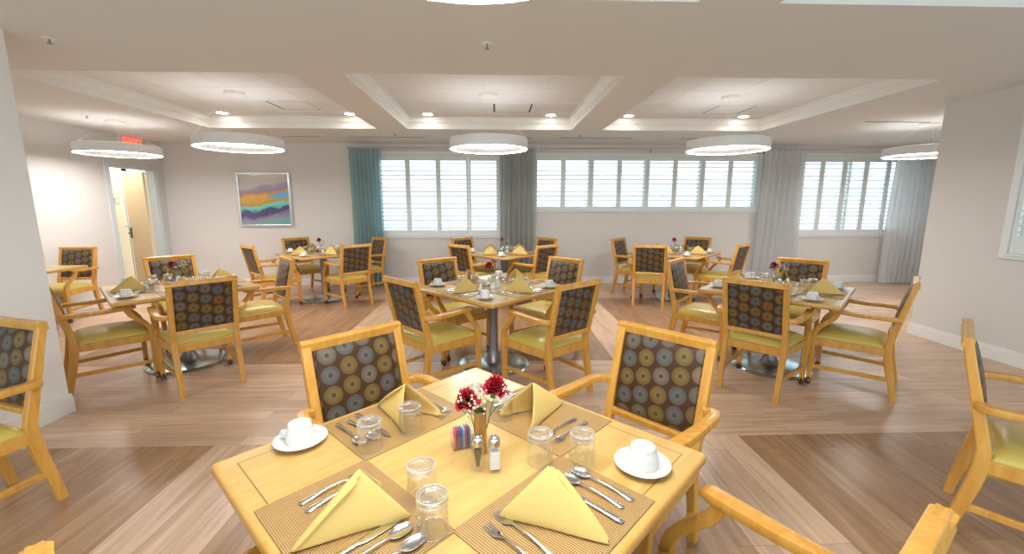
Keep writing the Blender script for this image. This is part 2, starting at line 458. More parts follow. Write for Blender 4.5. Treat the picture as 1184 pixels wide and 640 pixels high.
# ------------------------------------------------------------------ the room
CZ = 2.64; PZ = 2.80; XL, XR, XRR = -6.1, 4.95, 8.6; YB = 8.25; YF = -1.6; YJ = 4.8
def struct(name, bm, mats, parent=None, **k):
    o = link(name, bm, mats, parent, **k)
    if parent is None: o['kind'] = 'structure'
    return o

# floor: light border planks, dark fields below the ceiling coffers
bm = B()
xs = [-8.0, -4.25, -1.815, -1.327, 1.155, 1.605, 4.07, 8.8]
ys = [YF, 2.60, 4.035, 6.89, 10.2]
for i in range(len(xs)-1):
    for j in range(len(ys)-1):
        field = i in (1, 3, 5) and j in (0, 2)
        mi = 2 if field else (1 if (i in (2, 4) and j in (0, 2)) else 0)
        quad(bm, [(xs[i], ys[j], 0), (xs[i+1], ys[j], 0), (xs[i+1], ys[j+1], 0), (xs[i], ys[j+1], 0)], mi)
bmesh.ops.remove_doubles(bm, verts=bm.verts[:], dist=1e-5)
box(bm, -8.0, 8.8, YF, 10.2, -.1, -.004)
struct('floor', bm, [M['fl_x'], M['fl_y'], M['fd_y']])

# ceiling soffit with six coffers
CX = [(-4.2, -1.77), (-1.325, 1.135), (1.59, 4.03)]; CY = [(-.15, 2.575), (3.975, 6.69)]
bm = B()
def slab(x0, x1, y0, y1): box(bm, x0, x1, y0, y1, CZ, PZ+.2)
slab(-8.0, CX[0][0], YF, 10.2); slab(CX[2][1], 8.8, YF, 10.2)
for a, b_ in ((YF, CY[0][0]), (CY[0][1], CY[1][0]), (CY[1][1], 10.2)): slab(CX[0][0], CX[2][1], a, b_)
for a, b_ in ((CX[0][1], CX[1][0]), (CX[1][1], CX[2][0])):
    for c, d in CY: slab(a, b_, c, d)
ceil = struct('ceiling', bm, M['ceiling'])
crown = [(.004, CZ-.002), (.004, CZ+.05), (.012, CZ+.05), (.014, CZ+.07), (.03, CZ+.085), (.045, CZ+.11), (.052, CZ+.13), (.066, CZ+.135), (.068, PZ), (.068, PZ+.004), (.001, PZ+.004), (.001, CZ-.002)]
k = 0
for x0, x1 in CX:
    for y0, y1 in CY:
        k += 1
        bm = B()
        for a in (0,): box(bm, x0-.01, x1+.01, y0-.01, y1+.01, PZ, PZ+.02)
        struct('coffer_panel', bm, M['tile'], ceil)
        # tile grid bars
        bm = B(); xc = (x0+x1)/2; xg = [xc-.61, xc, xc+.61]
        yc = 5.69 if y0 > 3 else 1.22
        for x in xg: box(bm, x-.006, x+.006, y0+.06, y1-.06, PZ-.004, PZ+.001)
        for d in (-2, -1, 0, 1, 2):
            y = yc + .61*d
            if y0+.07 < y < y1-.07: box(bm, x0+.06, x1-.06, y-.006, y+.006, PZ-.004, PZ+.001)
        struct('ceiling_grid', bm, M['trim'], ceil)
        bm = B(); rings = []
        for d, z in crown:
            d2 = d
            rings.append([bm.verts.new(p) for p in ((x0+d2, y0+d2, z), (x1-d2, y0+d2, z), (x1-d2, y1-d2, z), (x0+d2, y1-d2, z))])
        for A, C in zip(rings, rings[1:]+rings[:1]):
            for q in range(4): bm.faces.new((A[q], A[(q+1) % 4], C[(q+1) % 4], C[q]))
        struct('trim_%d' % k, bm, M['trim'])

# walls
def wall(name, boxes, mat='wall'):
    bm = B()
    for b_ in boxes: box(bm, *b_)
    return struct(name, bm, M[mat])
W1 = (-2.25, .06, .93, 2.46); W2 = (.70, 5.03, 1.42, 2.44); W3 = (5.82, 8.05, .93, 2.46)
cuts = [(-6.25, W1[0], None), (W1[0], W1[1], W1), (W1[1], W2[0], None), (W2[0], W2[1], W2), (W2[1], W3[0], None), (W3[0], W3[1], W3), (W3[1], 8.75, None)]
bx = []
for a, b_, wd in cuts:
    if wd is None: bx.append((a, b_, YB, YB+.2, 0, CZ))
    else: bx += [(a, b_, YB, YB+.2, 0, wd[2]), (a, b_, YB, YB+.2, wd[3], CZ)]
wall('wall_back', bx)
DY0, DY1, DZ = 7.13, 8.06, 2.14
wall('wall_left', [(XL-.15, XL, YF, DY0, 0, CZ), (XL-.15, XL, DY1, YB, 0, CZ), (XL-.15, XL, DY0, DY1, DZ, CZ)])
WR = (2.75, 3.99, 1.04, 2.3)     # window in the near right wall (y0,y1,z0,z1)
wall('wall_right', [(XR, XR+.2, YF, WR[0], 0, CZ), (XR, XR+.2, WR[1], YJ, 0, CZ), (XR, XR+.2, WR[0], WR[1], 0, WR[2]), (XR, XR+.2, WR[0], WR[1], WR[3], CZ),
                    (XR+.2, XRR+.15, YJ-.2, YJ, 0, CZ)])
WS = (6.75, 8.0, .93, 2.46)
wall('wall_alcove_right', [(XRR, XRR+.15, YJ, WS[0], 0, CZ), (XRR, XRR+.15, WS[1], YB, 0, CZ), (XRR, XRR+.15, WS[0], WS[1], 0, WS[2]), (XRR, XRR+.15, WS[0], WS[1], WS[3], CZ)])
wall('wall_column_left', [(-3.9, -3.18, 2.64, 3.1, 0, CZ)], 'white_wall')
# corridor beyond the door
wall('wall_corridor', [(-7.35, -7.25, 6.6, 10.2, 0, CZ), (-7.35, XL-.15, 6.5, 6.6, 0, CZ), (-7.35, XL-.15, 10.1, 10.2, 0, CZ)])

def base(name, segs):
    bm = B()
    for (x0, y0, x1, y1, nx, ny) in segs:   # wall face line and outward normal
        t = .016
        a = sorted((x0, x1)); b_ = sorted((y0, y1))
        if nx: xx = sorted((x0, x0+nx*t)); box(bm, xx[0], xx[1], b_[0], b_[1], .001, .115); xx = sorted((x0, x0+nx*t*.6)); box(bm, xx[0], xx[1], b_[0], b_[1], .115, .14)
        else: yy = sorted((y0, y0+ny*t)); box(bm, a[0], a[1], yy[0], yy[1], .001, .115); yy = sorted((y0, y0+ny*t*.6)); box(bm, a[0], a[1], yy[0], yy[1], .115, .14)
    struct(name, bm, M['trim'])
base('baseboard_back', [(-6.08, YB, 8.58, YB, 0, -1)])
base('baseboard_left', [(XL, YF, XL, DY0-.09, 1, 0)])
base('baseboard_right', [(XR, YF, XR, YJ+.016, -1, 0), (XR, YJ, 8.58, YJ, 0, 1)])
base('baseboard_alcove', [(XRR, YJ+.02, XRR, YB-.02, -1, 0)])
base('baseboard_column', [(-3.18, 2.62, -3.18, 3.116, 1, 0), (-3.9, 2.64, -3.18, 2.64, 0, -1), (-3.9, 3.1, -3.18, 3.1, 0, 1)])

# windows with plantation shutters
def window(idx, w0, w1, z0, z1, npan, mtx, rows, group=None, rail=(.10, .10)):
    """built in x-z plane with room side at -y, then placed by matrix"""
    def fin(bm, name, mat, parent=None):
        bmesh.ops.transform(bm, matrix=mtx, verts=bm.verts[:]); return link(name, bm, mat, parent)
    bm = B()
    c = .045
    for (a, b_, d, e) in ((w0-c, w0+.02, z0-.01, z1+c), (w1-.02, w1+c, z0-.01, z1+c), (w0+.02, w1-.02, z1-.02, z1+c), (w0+.02, w1-.02, z0, z0+.02)):
        box(bm, a, b_, -.03, .06, d, e, bev=.004)
    box(bm, w0-c, w1+c, -.045, .0, z0-.03, z0-.008, bev=.003)
    o = fin(bm, 'window_%d' % idx, M['shutter']); o['kind'] = 'structure'
    bm = B(); box(bm, w0, w1, .14, .146, z0, z1); fin(bm, 'glass', M['pane'], o)
    bm = B()
    for i in range(npan//2+1):
        x = w0 + (w1-w0)*i/(npan//2) if npan > 1 else w0
        box(bm, x-.025, x+.025, .12, .17, z0, z1)
    box(bm, w0, w1, .12, .17, z0, z0+.05); box(bm, w0, w1, .12, .17, z1-.05, z1)
    fin(bm, 'window_frame', M['trim'], o)
    a0, a1 = w0+.022, w1-.022; pw = (a1-a0)/npan
    for i in range(npan):
        x0 = a0+pw*i+.002; x1 = a0+pw*(i+1)-.002
        bm = B(); st = .042
        box(bm, x0, x0+st, -.014, .014, z0+.022, z1-.022, bev=.003); box(bm, x1-st, x1, -.014, .014, z0+.022, z1-.022, bev=.003)
        box(bm, x0+st, x1-st, -.012, .012, z0+.022, z0+.022+rail[0], bev=.003); box(bm, x0+st, x1-st, -.012, .012, z1-.022-rail[1], z1-.022, bev=.003)
        sh = fin(bm, 'shutter_panel', M['shutter'], o)
        bm = B(); lz0 = z0+.022+rail[0]; lz1 = z1-.022-rail[1]; p = (lz1-lz0)/rows
        for r_ in range(rows):
            z = lz0+p*(r_+.5)
            m = Matrix.Translation((0, 0, z)) @ Matrix.Rotation(R(19), 4, 'X')
            sec = [(math.cos(2*PI*q/8)*.032, math.sin(2*PI*q/8)*.0055) for q in range(8)]
            va = [bm.verts.new(m @ Vector((x0+st, a, b_))) for a, b_ in sec]; vb = [bm.verts.new(m @ Vector((x1-st, a, b_))) for a, b_ in sec]
            for q in range(8): bm.faces.new((va[q], va[(q+1) % 8], vb[(q+1) % 8], vb[q]))
        fin(bm, 'louvers', M['shutter'], sh)
    return o
Mb = Matrix.Translation((0, YB+.02, 0))
window(1, W1[0], W1[1], W1[2], W1[3], 4, Mb, 17)
window(2, W2[0], W2[1], W2[2], W2[3], 8, Mb, 11, rail=(.06, .07))
window(3, W3[0], W3[1], W3[2], W3[3], 5, Mb, 17)
# side windows: local x -> world -y (facing -x room side)
def side_m(x): return Matrix.Translation((x, 0, 0)) @ Matrix.Rotation(-PI/2, 4, 'Z')
window(4, -WS[1], -WS[0], WS[2], WS[3], 3, side_m(XRR+.02), 17)
window(5, -WR[1], -WR[0], WR[2], WR[3], 3, side_m(XR+.02), 14, rail=(.17, .09))

# door and casing in the left wall
bm = B()
for (a, b_, c, d) in ((DY0-.085, DY0, 0, DZ+.09), (DY1, DY1+.085, 0, DZ+.09), (DY0, DY1, DZ, DZ+.09)):
    box(bm, XL-.155, XL+.02, a, b_, c+.001, d, bev=.004)
box(bm, XL-.15, XL, DY0, DY0+.018, .001, DZ); box(bm, XL-.15, XL, DY1-.018, DY1, .001, DZ); box(bm, XL-.15, XL, DY0, DY1, DZ-.018, DZ)
struct('trim_7', bm, M['frame_grey'])
# opened leaf, swung into the corridor from the far jamb
def leaf(name, mat, wd, thick=.044, h=2.10):
    bm = B(); box(bm, 0, wd, -thick/2, thick/2, .012, h, bev=.004)
    return struct(name, bm, mat)
d1 = leaf('door_1', M['door'], .88); d1.location = (XL-.17, DY1-.035, 0); d1.rotation_euler = (0, 0, R(147))
bm = B(); box(bm, .878, .884, -.014, .014, .92, 1.12); box(bm, .80, .86, -.035, -.022, .9, 1.1, bev=.003)
tube(bm, [(.83, -.035, 1.0), (.83, -.07, 1.0), (.73, -.075, 1.0)], .009, 8); box(bm, .80, .86, .022, .035, .9, 1.1, bev=.003)
tube(bm, [(.83, .035, 1.0), (.83, .07, 1.0), (.73, .075, 1.0)], .009, 8)
link('door_handle', bm, M['black'], d1)
# closed door across the corridor
bm = B(); box(bm, -7.25, -7.21, 7.9, 8.68, .012, 2.16, bev=.004); d2 = struct('door_2', bm, M['door'])
bm = B(); box(bm, -7.25, -7.21, 8.82, 9.75, .012, 2.16, bev=.004); d3 = struct('door_3', bm, M['door'])
bm = B()
for y in (7.81, 8.69, 9.76): box(bm, -7.25, -7.20, y, y+(.12 if y == 8.69 else .08), .001, 2.26)
box(bm, -7.25, -7.20, 7.89, 9.76, 2.17, 2.26); struct('trim_8', bm, M['frame_grey'])
bm = B(); box(bm, -7.21, -7.185, 8.84, 8.91, 1.05, 1.42, bev=.008); tube(bm, [(-7.19, 8.87, 1.12), (-7.14, 8.87, 1.12), (-7.13, 9.0, 1.12)], .011, 8)
link('door_handle', bm, M['black'], d3)
bm = B(); tube(bm, [(-7.21, 8.62, 1.12), (-7.16, 8.62, 1.12), (-7.155, 8.52, 1.12)], .009, 8); link('door_handle', bm, M['steel'], d2)
bm = B(); box(bm, -7.208, -7.204, 8.46, 8.56, 1.54, 1.66); box(bm, -7.206, -7.202, 8.475, 8.545, 1.555, 1.645, mi=1)
s = link('wall_plaque', bm, [M['brushed'], M['door']]); tag(s, 'small square door plaque seen through the left doorway', 'sign')
bm = B(); box(bm, XL-.10, XL-.03, DY0+.018, DY0+.026, .95, 1.25, bev=.002)
s = link('strike_plate', bm, M['black']); tag(s, 'dark metal strike plate on the left jamb of the open doorway', 'door hardware')

la = bpy.data.lights.new('corridor_fill', 'AREA'); la.shape = 'RECTANGLE'; la.size = .6; la.size_y = 1.6; la.energy = 14; la.color = (1, .93, .82)  # added unseen area lamp that brightens the corridor
lo = bpy.data.objects.new('corridor_fill', la); col.objects.link(lo); lo.location = (-6.8, 8.4, 2.6)

# exit sign above the door
t = thing('exit_sign', 'red exit sign mounted above the doorway on the left wall', 'sign', (XL+.02, 7.62, 2.53))
bm = B(); box(bm, -.018, .022, -.21, .21, -.10, .109, bev=.006); link('sign_body', bm, M['sign_face'], t)
fc = bpy.data.curves.new('exit_text', 'FONT'); fc.body = 'EXIT'; fc.size = .19; fc.extrude = .003; fc.align_x = 'CENTER'; fc.align_y = 'CENTER'; fc.offset = .004
tmp = bpy.data.objects.new('tmp_text', fc); col.objects.link(tmp)
bpy.context.view_layer.update()
me = bpy.data.meshes.new_from_object(tmp.evaluated_get(bpy.context.evaluated_depsgraph_get()))
bpy.data.objects.remove(tmp)
bm = B(); bm.from_mesh(me); bmesh.ops.transform(bm, matrix=Matrix.Translation((.026, 0, .01)) @ Matrix.Rotation(PI/2, 4, 'Z') @ Matrix.Rotation(PI/2, 4, 'X'), verts=bm.verts[:])
link('exit_lettering', bm, M['red_sign'], t)

# framed painting on the back wall
t = thing('framed_painting', 'silver-framed colourful abstract landscape print hanging on the back wall', 'painting', (-4.305, YB, 1.62))
hw, hh = .49, .50
bm = B()
for (a, b_, c, d) in ((-hw, -hw+.045, -hh, hh), (hw-.045, hw, -hh, hh), (-hw+.045, hw-.045, hh-.045, hh), (-hw+.045, hw-.045, -hh, -hh+.045)):
    box(bm, a, b_, -.04, -.002, c, d, bev=.006)
link('picture_frame', bm, M['silver'], t)
bm = B(); box(bm, -hw+.04, hw-.04, -.018, -.006, -hh+.04, hh-.04); link('picture', bm, M['painting'], t)

# ------------------------------------------------------------------ lights and ceiling fittings
def ring_light(zb=-.625):
    t = thing('ring_pendant', 'x', 'pendant light', group='white ring pendant lights')
    ro, ri, h = .465, .398, .118     # origin at the ceiling
    bm = B()
    prof = [(ri, zb), (ri, zb+h-.006), (ri+.006, zb+h), (ro-.008, zb+h), (ro, zb+h-.008), (ro, zb+.005), (ro-.004, zb), (ro-.008, zb), (ro-.008, zb+.004), (ri+.004, zb+.004), (ri+.004, zb), (ri, zb)]
    lathe(bm, prof, 64); link('ring_body', bm, M['ring_body'], t, smooth=True, angle=35)
    bm = B(); lathe(bm, [(ri+.0045, zb+.003), (ro-.0085, zb+.003)], 64)
    lathe(bm, [(ri-.001, zb+.060), (ri-.004, zb+.062), (ri-.004, zb+.088), (ri-.001, zb+.090)], 64, mi=1)
    lathe(bm, [(ri+.014, zb+h+.001), (ro-.016, zb+h+.001)], 64, mi=1)
    link('ring_diffuser', bm, [M['ring_light'], M['ring_up']], t, smooth=True, angle=35)
    bm = B(); lathe(bm, [(0, -.036), (.095, -.036), (.105, -.03), (.105, 0), (0, 0)], 32); link('canopy', bm, M['trim'], t, smooth=True, angle=35)
    for k in range(3):
        a = R(90+120*k+15); rr = (ro+ri)/2
        bm = B(); tube(bm, [(.08*math.cos(a), .08*math.sin(a), -.03), (rr*math.cos(a), rr*math.sin(a), zb+h)], .0013, 5); link('cable', bm, M['trim'], t)
    return t
rl = Maker(ring_light); rs = Maker(lambda: ring_light(-.44))
G = 'white ring pendant lights'
rl((-3.0, 5.3, PZ), .1, 'white ring pendant above the left table, in the left rear coffer', G)
rl((-.09, 5.3, PZ), 0, 'white ring pendant in the centre rear coffer, before the tall window', G)
rl((2.80, 5.3, PZ), .3, 'white ring pendant in the right rear coffer, before the low windows', G)
rl((-.07, 1.09, PZ), 0, 'white ring pendant overhead at the top edge, only its rim showing', G)
rs((-5.12, 6.2, CZ), .4, 'white ring pendant near the exit sign and doorway', G)
rs((6.0, 6.0, CZ), .2, 'white ring pendant at far right, half hidden behind the right wall', G)

def down_light():
    t = thing('recessed_downlight', 'x', 'downlight', group='recessed ceiling downlights')
    bm = B(); lathe(bm, [(.062, -.001), (.085, -.004), (.088, 0), (.062, .004)], 28); link('trim_ring', bm, M['trim'], t, smooth=True)
    bm = B(); lathe(bm, [(0, -.003), (.066, -.003)], 28); link('lens', bm, M['down_light'], t)
    return t
dl = Maker(down_light)
for x, nm in ((-3.85, 'leftmost, in the left rear coffer'), (-2.08, 'right one in the left rear coffer'), (-.98, 'left one in the centre rear coffer'),
              (.79, 'right one in the centre rear coffer'), (1.92, 'left one in the right rear coffer'), (3.62, 'rightmost, in the right rear coffer')):
    dl((x, 6.45, PZ-.001), 0, 'round recessed downlight, ' + nm, 'recessed ceiling downlights')

def vent():
    t = thing('ceiling_vent', 'x', 'air vent')
    bm = B(); s = .28
    for (a, b_, c, d) in ((-s, s, -s, -s+.025), (-s, s, s-.025, s), (-s, -s+.025, -s+.025, s-.025), (s-.025, s, -s+.025, s-.025)): box(bm, a, b_, c, d, -.006, 0)
    link('vent_frame', bm, M['trim'], t)
    bm = B(); box(bm, -s+.025, s-.025, -s+.025, s-.025, -.002, 0); link('vent_gap', bm, M['slot'], t)
    bm = B(); box(bm, -s+.05, s-.05, -s+.05, s-.05, -.0045, -.001, bev=.001); link('vent_plate', bm, M['trim'], t)
    return t
vt = Maker(vent)
for x, y, nm in ((-2.62, 5.95, 'left'), (.215, 6.0, 'centre'), (3.15, 6.0, 'right')):
    vt((x, y, PZ-.001), 0, 'square white air vent with a dark gap in the %s rear coffer' % nm, 'square ceiling air vents')

def sprinkler():
    t = thing('sprinkler_head', 'x', 'sprinkler')
    bm = B(); lathe(bm, [(0, -.006), (.032, -.006), (.042, 0), (0, 0)], 20); link('escutcheon', bm, M['trim'], t, smooth=True)
    bm = B(); lathe(bm, [(0, -.04), (.016, -.04), (.018, -.036), (.006, -.03), (.006, -.006), (0, -.006)], 12); link('sprinkler_nozzle', bm, M['brushed'], t)
    return t
sk = Maker(sprinkler)
for x, y, nm in ((-.063, 3.24, 'near the top centre of the photo'), (-3.04, 3.25, 'near the top left of the photo'), (-5.16, 5.84, 'before the ring pendant by the doorway'),
                 (-1.59, 7.06, 'above the teal left curtain'), (1.33, 7.08, 'above the low windows')):
    sk((x, y, CZ+.001), 0, 'small ceiling sprinkler head ' + nm, 'ceiling sprinkler heads')

def slot(x0, x1, y, nm):
    t = thing('linear_diffuser', 'long thin dark air slot in the ceiling ' + nm, 'air vent', ((x0+x1)/2, y, CZ-.0005), 0, 'linear ceiling air slots')
    h = (x1-x0)/2
    bm = B(); box(bm, -h-.015, h+.015, -.035, .035, -.004, 0, bev=.0015); link('slot_frame', bm, M['trim'], t)
    bm = B(); box(bm, -h, h, -.02, -.004, -.0055, -.003); box(bm, -h, h, .006, .020, -.0055, -.003); link('slot_gap', bm, M['slot'], t)
slot(-3.5, -2.89, 7.44, 'above the framed painting')
slot(-2.43, -1.18, 7.44, 'above the left curtain')
slot(-.3, .60, 7.44, 'behind the centre ring pendant')
slot(1.03, 2.29, 7.44, 'above the left half of the low windows')
slot(3.1, 4.3, 7.44, 'behind the right ring pendant')
slot(5.0, 5.9, 5.9, 'at far right beside the right wall')

# ------------------------------------------------------------------ curtains
def curtain(xa, xb, y, folds, mat, label, flare=0, rot=0, amp=.068, top=2.53):
    t = thing('curtain', label, 'curtain', ((xa+xb)/2, y, 0), rot, 'floor length pleated curtains')
    w_ = (xb-xa); bm = B(); nx = folds*10; nz = 14; grid = {}
    rr = random.Random(int(xa*100)+5); ph = [rr.uniform(-.5, .5) for _ in range(folds+2)]
    for j in range(nz+1):
        v = j/nz; z = .015+(top-.015)*v
        for i in range(nx+1):
            u = i/nx; k = int(u*folds)
            a = 2*PI*u*folds
            am = amp*(.42+.58*(1-v)**.6)*(1+.35*ph[k])
            xx = (u-.5)*w_*(1+flare*(1-v)) + .012*math.sin(a*2+ph[k])*(1-v)
            grid[i, j] = bm.verts.new((xx, am*math.sin(a + .5*ph[k]*math.sin(PI*v)) + .01*math.sin(5*v+ph[k]*6), z))
    for i in range(nx):
        for j in range(nz): bm.faces.new((grid[i, j], grid[i+1, j], grid[i+1, j+1], grid[i, j+1]))
    o = link('drape', bm, mat, t, smooth=True)
    bm = B()
    for k in range(folds):
        u = (k+.25)/folds
        lathe(bm, [(.012, -.03), (.018, -.02), (.018, .02), (.012, .03), (.012, -.03)], 10, mtx=Matrix.Translation(((u-.5)*w_, 0, top+.012)) @ Matrix.Rotation(PI/2, 4, 'Y'))
    link('curtain_rings', bm, M['steel'], t)
    return t
CYY = 8.10
curtain(-2.67, -2.10, CYY, 8, M['curtain_teal_lit'], 'grey sheer curtain tinted with teal daylight at the left side of the tall window')
curtain(.06, .72, CYY, 7, M['curtain_grey'], 'grey pleated curtain between the tall window and the low windows')
curtain(5.02, 5.80, CYY, 7, M['curtain_pale'], 'grey pleated curtain right of the low windows', flare=.12)
curtain(7.52, 8.28, CYY-.06, 8, M['curtain_pale'], 'pale grey curtain in the far right corner', flare=.1)
def rod(x0, x1, nm):
    t = thing('curtain_rod', 'thin steel curtain rod ' + nm, 'curtain rod', (0, 0, 0))
    bm = B(); tube(bm, [(x0, CYY, 2.545), (x1, CYY, 2.545)], .011, 10)
    link('rod', bm, M['steel'], t)
    n = max(2, int((x1-x0)/2)+1)
    for i in range(n):
        x = x0+.03+(x1-x0-.06)*i/(n-1)
        bm = B(); tube(bm, [(x, YB-.002, 2.51), (x, CYY+.02, 2.535), (x, CYY, 2.545)], .007, 6); box(bm, x-.015, x+.015, YB-.006, YB-.001, 2.48, 2.55); link('bracket', bm, M['steel'], t)
rod(-2.72, .74, 'above the tall window'); rod(.80, 5.0, 'above the low windows'); rod(5.04, 8.35, 'above the far right window')

# ------------------------------------------------------------------ chair
def yb(z): return -.235 - (z-.45)*(.346-.235)/(.947-.45)   # centre line of the raked back
def build_chair():
    t = thing('armchair', 'x', 'chair')
    wd = M['wood']
    # seat cushion
    def sf(u, v, h):
        hw = .232 + .022*(v+1)/2
        y = -.225 + (v+1)/2*.475
        return Vector((u*hw, y, .405+h))
    bm = B(); pillow(bm, sf, 12, .085, .004, 8)
    link('seat', bm, M['vinyl'], t, smooth=True)
    # rails under the seat
    bm = B()
    s = rsec(.022, .062, .004)
    for sx in (-1, 1): sweep(bm, [(sx*.225, -.22, .385), (sx*.258, .24, .385)], s, (1, 0, 0))
    sweep(bm, [(-.255, .25, .385), (.255, .25, .385)], s, (0, 1, 0)); sweep(bm, [(-.215, -.232, .385), (.215, -.232, .385)], s, (0, 1, 0))
    link('seat_frame', bm, wd, t)
    for sx in (-1, 1):
        # rear leg that runs on as the back post
        pts = bez((sx*.212, -.305, 0), (sx*.214, -.285, .16), (sx*.216, -.232, .30), (sx*.217, -.236, .45), 8) + [Vector((sx*.218, yb(z), z)) for z in (.6, .75, .947)]
        sz = [(1, .85), (1, .9), (1, .98), (1, 1.05), (1, 1.12), (1, 1.18), (1, 1.2), (1, 1.15), (1, 1.05), (1, .95), (1, .85), (1, .75)]
        bm = B(); sweep(bm, pts, rsec(.040, .046, .006), (1, 0, 0), sizes=sz); link('leg', bm, wd, t)
        # front leg
        bm = B(); sweep(bm, [(sx*.252, .245, .055), (sx*.256, .247, .25), (sx*.26, .248, .43)], rsec(.042, .042, .006), (1, 0, 0), sizes=[(.85, .85), (.95, .95), (1, 1)])
        lg = link('leg', bm, wd, t)
        bm = B()
        for q in (-1, 1): lathe(bm, [(0, -.008), (.018, -.008), (.025, -.003), (.025, .003), (.018, .008), (0, .008)], 16, mtx=Matrix.Translation((sx*.252+q*.011, .25, .0255)) @ Matrix.Rotation(PI/2, 4, 'Y'))
        lathe(bm, [(0, .07), (.019, .07), (.021, .05), (.012, .03), (0, .03)], 12, cx=sx*.252, cy=.245)
        link('caster', bm, M['caster'], t, smooth=True, angle=40)
        # arm: leaves the post outwards, turns forward, runs level to a rounded tip
        p = [Vector((sx*.225, -.262, .655))] + bez((sx*.235, -.268, .656), (sx*.282, -.285, .660), (sx*.293, -.235, .663), (sx*.292, -.16, .665), 6) + \
            [Vector((sx*.290, -.05, .664)), Vector((sx*.286, .07, .670)), Vector((sx*.282, .135, .676)), Vector((sx*.281, .16, .674))]
        bm = B(); sweep(bm, p, rsec(.034, .054, .007), (0, 0, 1), sizes=[(1, .7), (1, .75)]+[(1, .85)]*6+[(1, .95), (1, 1.05), (1, 1), (.6, .7)]); link('armrest', bm, wd, t, smooth=True, angle=40)
        # curved support from arm down to the front leg
        c = bez((sx*.284, .10, .660), (sx*.282, .115, .56), (sx*.265, .245, .545), (sx*.26, .250, .41), 10)
        bm = B(); sweep(bm, c, rsec(.036, .042, .008), (1, 0, 0), sizes=[(1, 1.05)]*3+[(1, .95)]*5+[(1.1, 1)]*3); link('arm_support', bm, wd, t, smooth=True, angle=40)
        bm = B(); sweep(bm, [(sx*.213, -.275, .165), (sx*.253, .245, .165)], rsec(.020, .034, .004), (1, 0, 0)); link('stretcher', bm, wd, t)
    # back frame rails
    for z, hh, nm in ((.924, .046, 'top_rail'), (.515, .034, 'lower_rail')):
        bm = B(); m = Vector((0, -1, .223)).normalized()
        sweep(bm, [(-.198 if nm == 'lower_rail' else -.2385, yb(z), z), (.198 if nm == 'lower_rail' else .2385, yb(z), z)], rsec(.036, hh, .005), (0, 1, -.223)); link(nm, bm, wd, t)
    # upholstered back, printed on both faces
    nrm = Vector((0, 1, .223)).normalized()
    def bf(u, v, h):
        z = .718 + v*.187
        return Vector((u*.199, yb(z), z)) + nrm*h
    bm = B(); pillow(bm, bf, 12, .034, .017, 8, uv=True, us=(.199, .187))
    link('backrest', bm, M['fabric'], t, smooth=True)
    return t
chair = Maker(build_chair)
CH = [  # x, y, facing angle, label
 (-.43, 1.69, -46, 'armchair tucked at the far left side of the front table'),
 (.525, 1.67, 222, 'armchair at the far right side of the front table, beside the large white cup'),
 (.47, .86, 124, 'armchair cut by the bottom right edge, its seat just under the front table corner'),
 (-.384, .748, 45, 'armchair at the bottom left, nearly hidden by the front table'),
 (-.523, 3.593, 44, 'armchair with its back to the camera, near left side of the middle table'),
 (.41, 3.44, 128, 'armchair with its back to the camera, near right side of the middle table'),
 (-.446, 4.416, -52, 'armchair facing the camera across the middle table, on its left'),
 (.506, 4.457, 222, 'armchair facing the camera across the middle table, on its right'),
 (-2.583, 3.676, 135, 'armchair with its patterned back to the camera at the left table'),
 (-3.385, 3.727, 47, 'armchair in profile beside the white column at the left table'),
 (-2.60, 4.60, 221, 'armchair on the right side of the left table, side on'),
 (-3.50, 4.80, -40, 'armchair on the far side of the left table, before the doorway'),
 (-2.321, 6.648, 135, 'armchair with its back to the camera at the far left table'),
 (-3.392, 6.574, 48, 'armchair on the left of the far left table, below the painting'),
 (-3.366, 7.598, -42, 'armchair behind the far left table, against the back wall'),
 (-2.36, 7.58, 226, 'armchair behind the far left table, in front of the left curtain'),
 (-.324, 6.578, 44, 'near left armchair of the far centre table'),
 (.507, 6.497, 133, 'near right armchair of the far centre table, its back to the camera'),
 (-.40, 7.508, -47, 'armchair behind the far centre table, under the tall window'),
 (.629, 7.398, 220, 'armchair behind the far centre table, right of the grey curtain'),
 (2.40, 7.30, -44, 'left armchair of the far right table, nearest the low window wall'),
 (2.36, 6.50, 70, 'armchair with its back to the camera at the far right table'),
 (3.43, 7.43, 228, 'armchair behind the far right table, against the wall under the low windows'),
 (3.50, 6.58, 130, 'right armchair of the far right table, next to the grey curtain'),
 (2.25, 3.415, 41, 'armchair with its patterned back to the camera at the right table'),
 (3.036, 3.421, 135, 'armchair seen in profile at the right end of the right table'),
 (2.178, 4.301, -43, 'armchair on the left of the right table, facing right'),
 (3.047, 4.282, 219, 'armchair behind the right table, in front of the right curtain'),
 (2.468, 1.638, -48, 'armchair cut by the right edge of the photo, facing away to the right'),
 (-2.60, 1.90, 251, 'armchair cut by the left edge of the photo, facing left'),
 (-5.852, 5.86, 274, 'armchair against the left wall, half hidden by the white column'),
]
for x, y, a, lb in CH:
    chair((x, y, 0), R(a-90), 'maple ' + lb, 'maple armchairs with olive seats and circle-print backs')

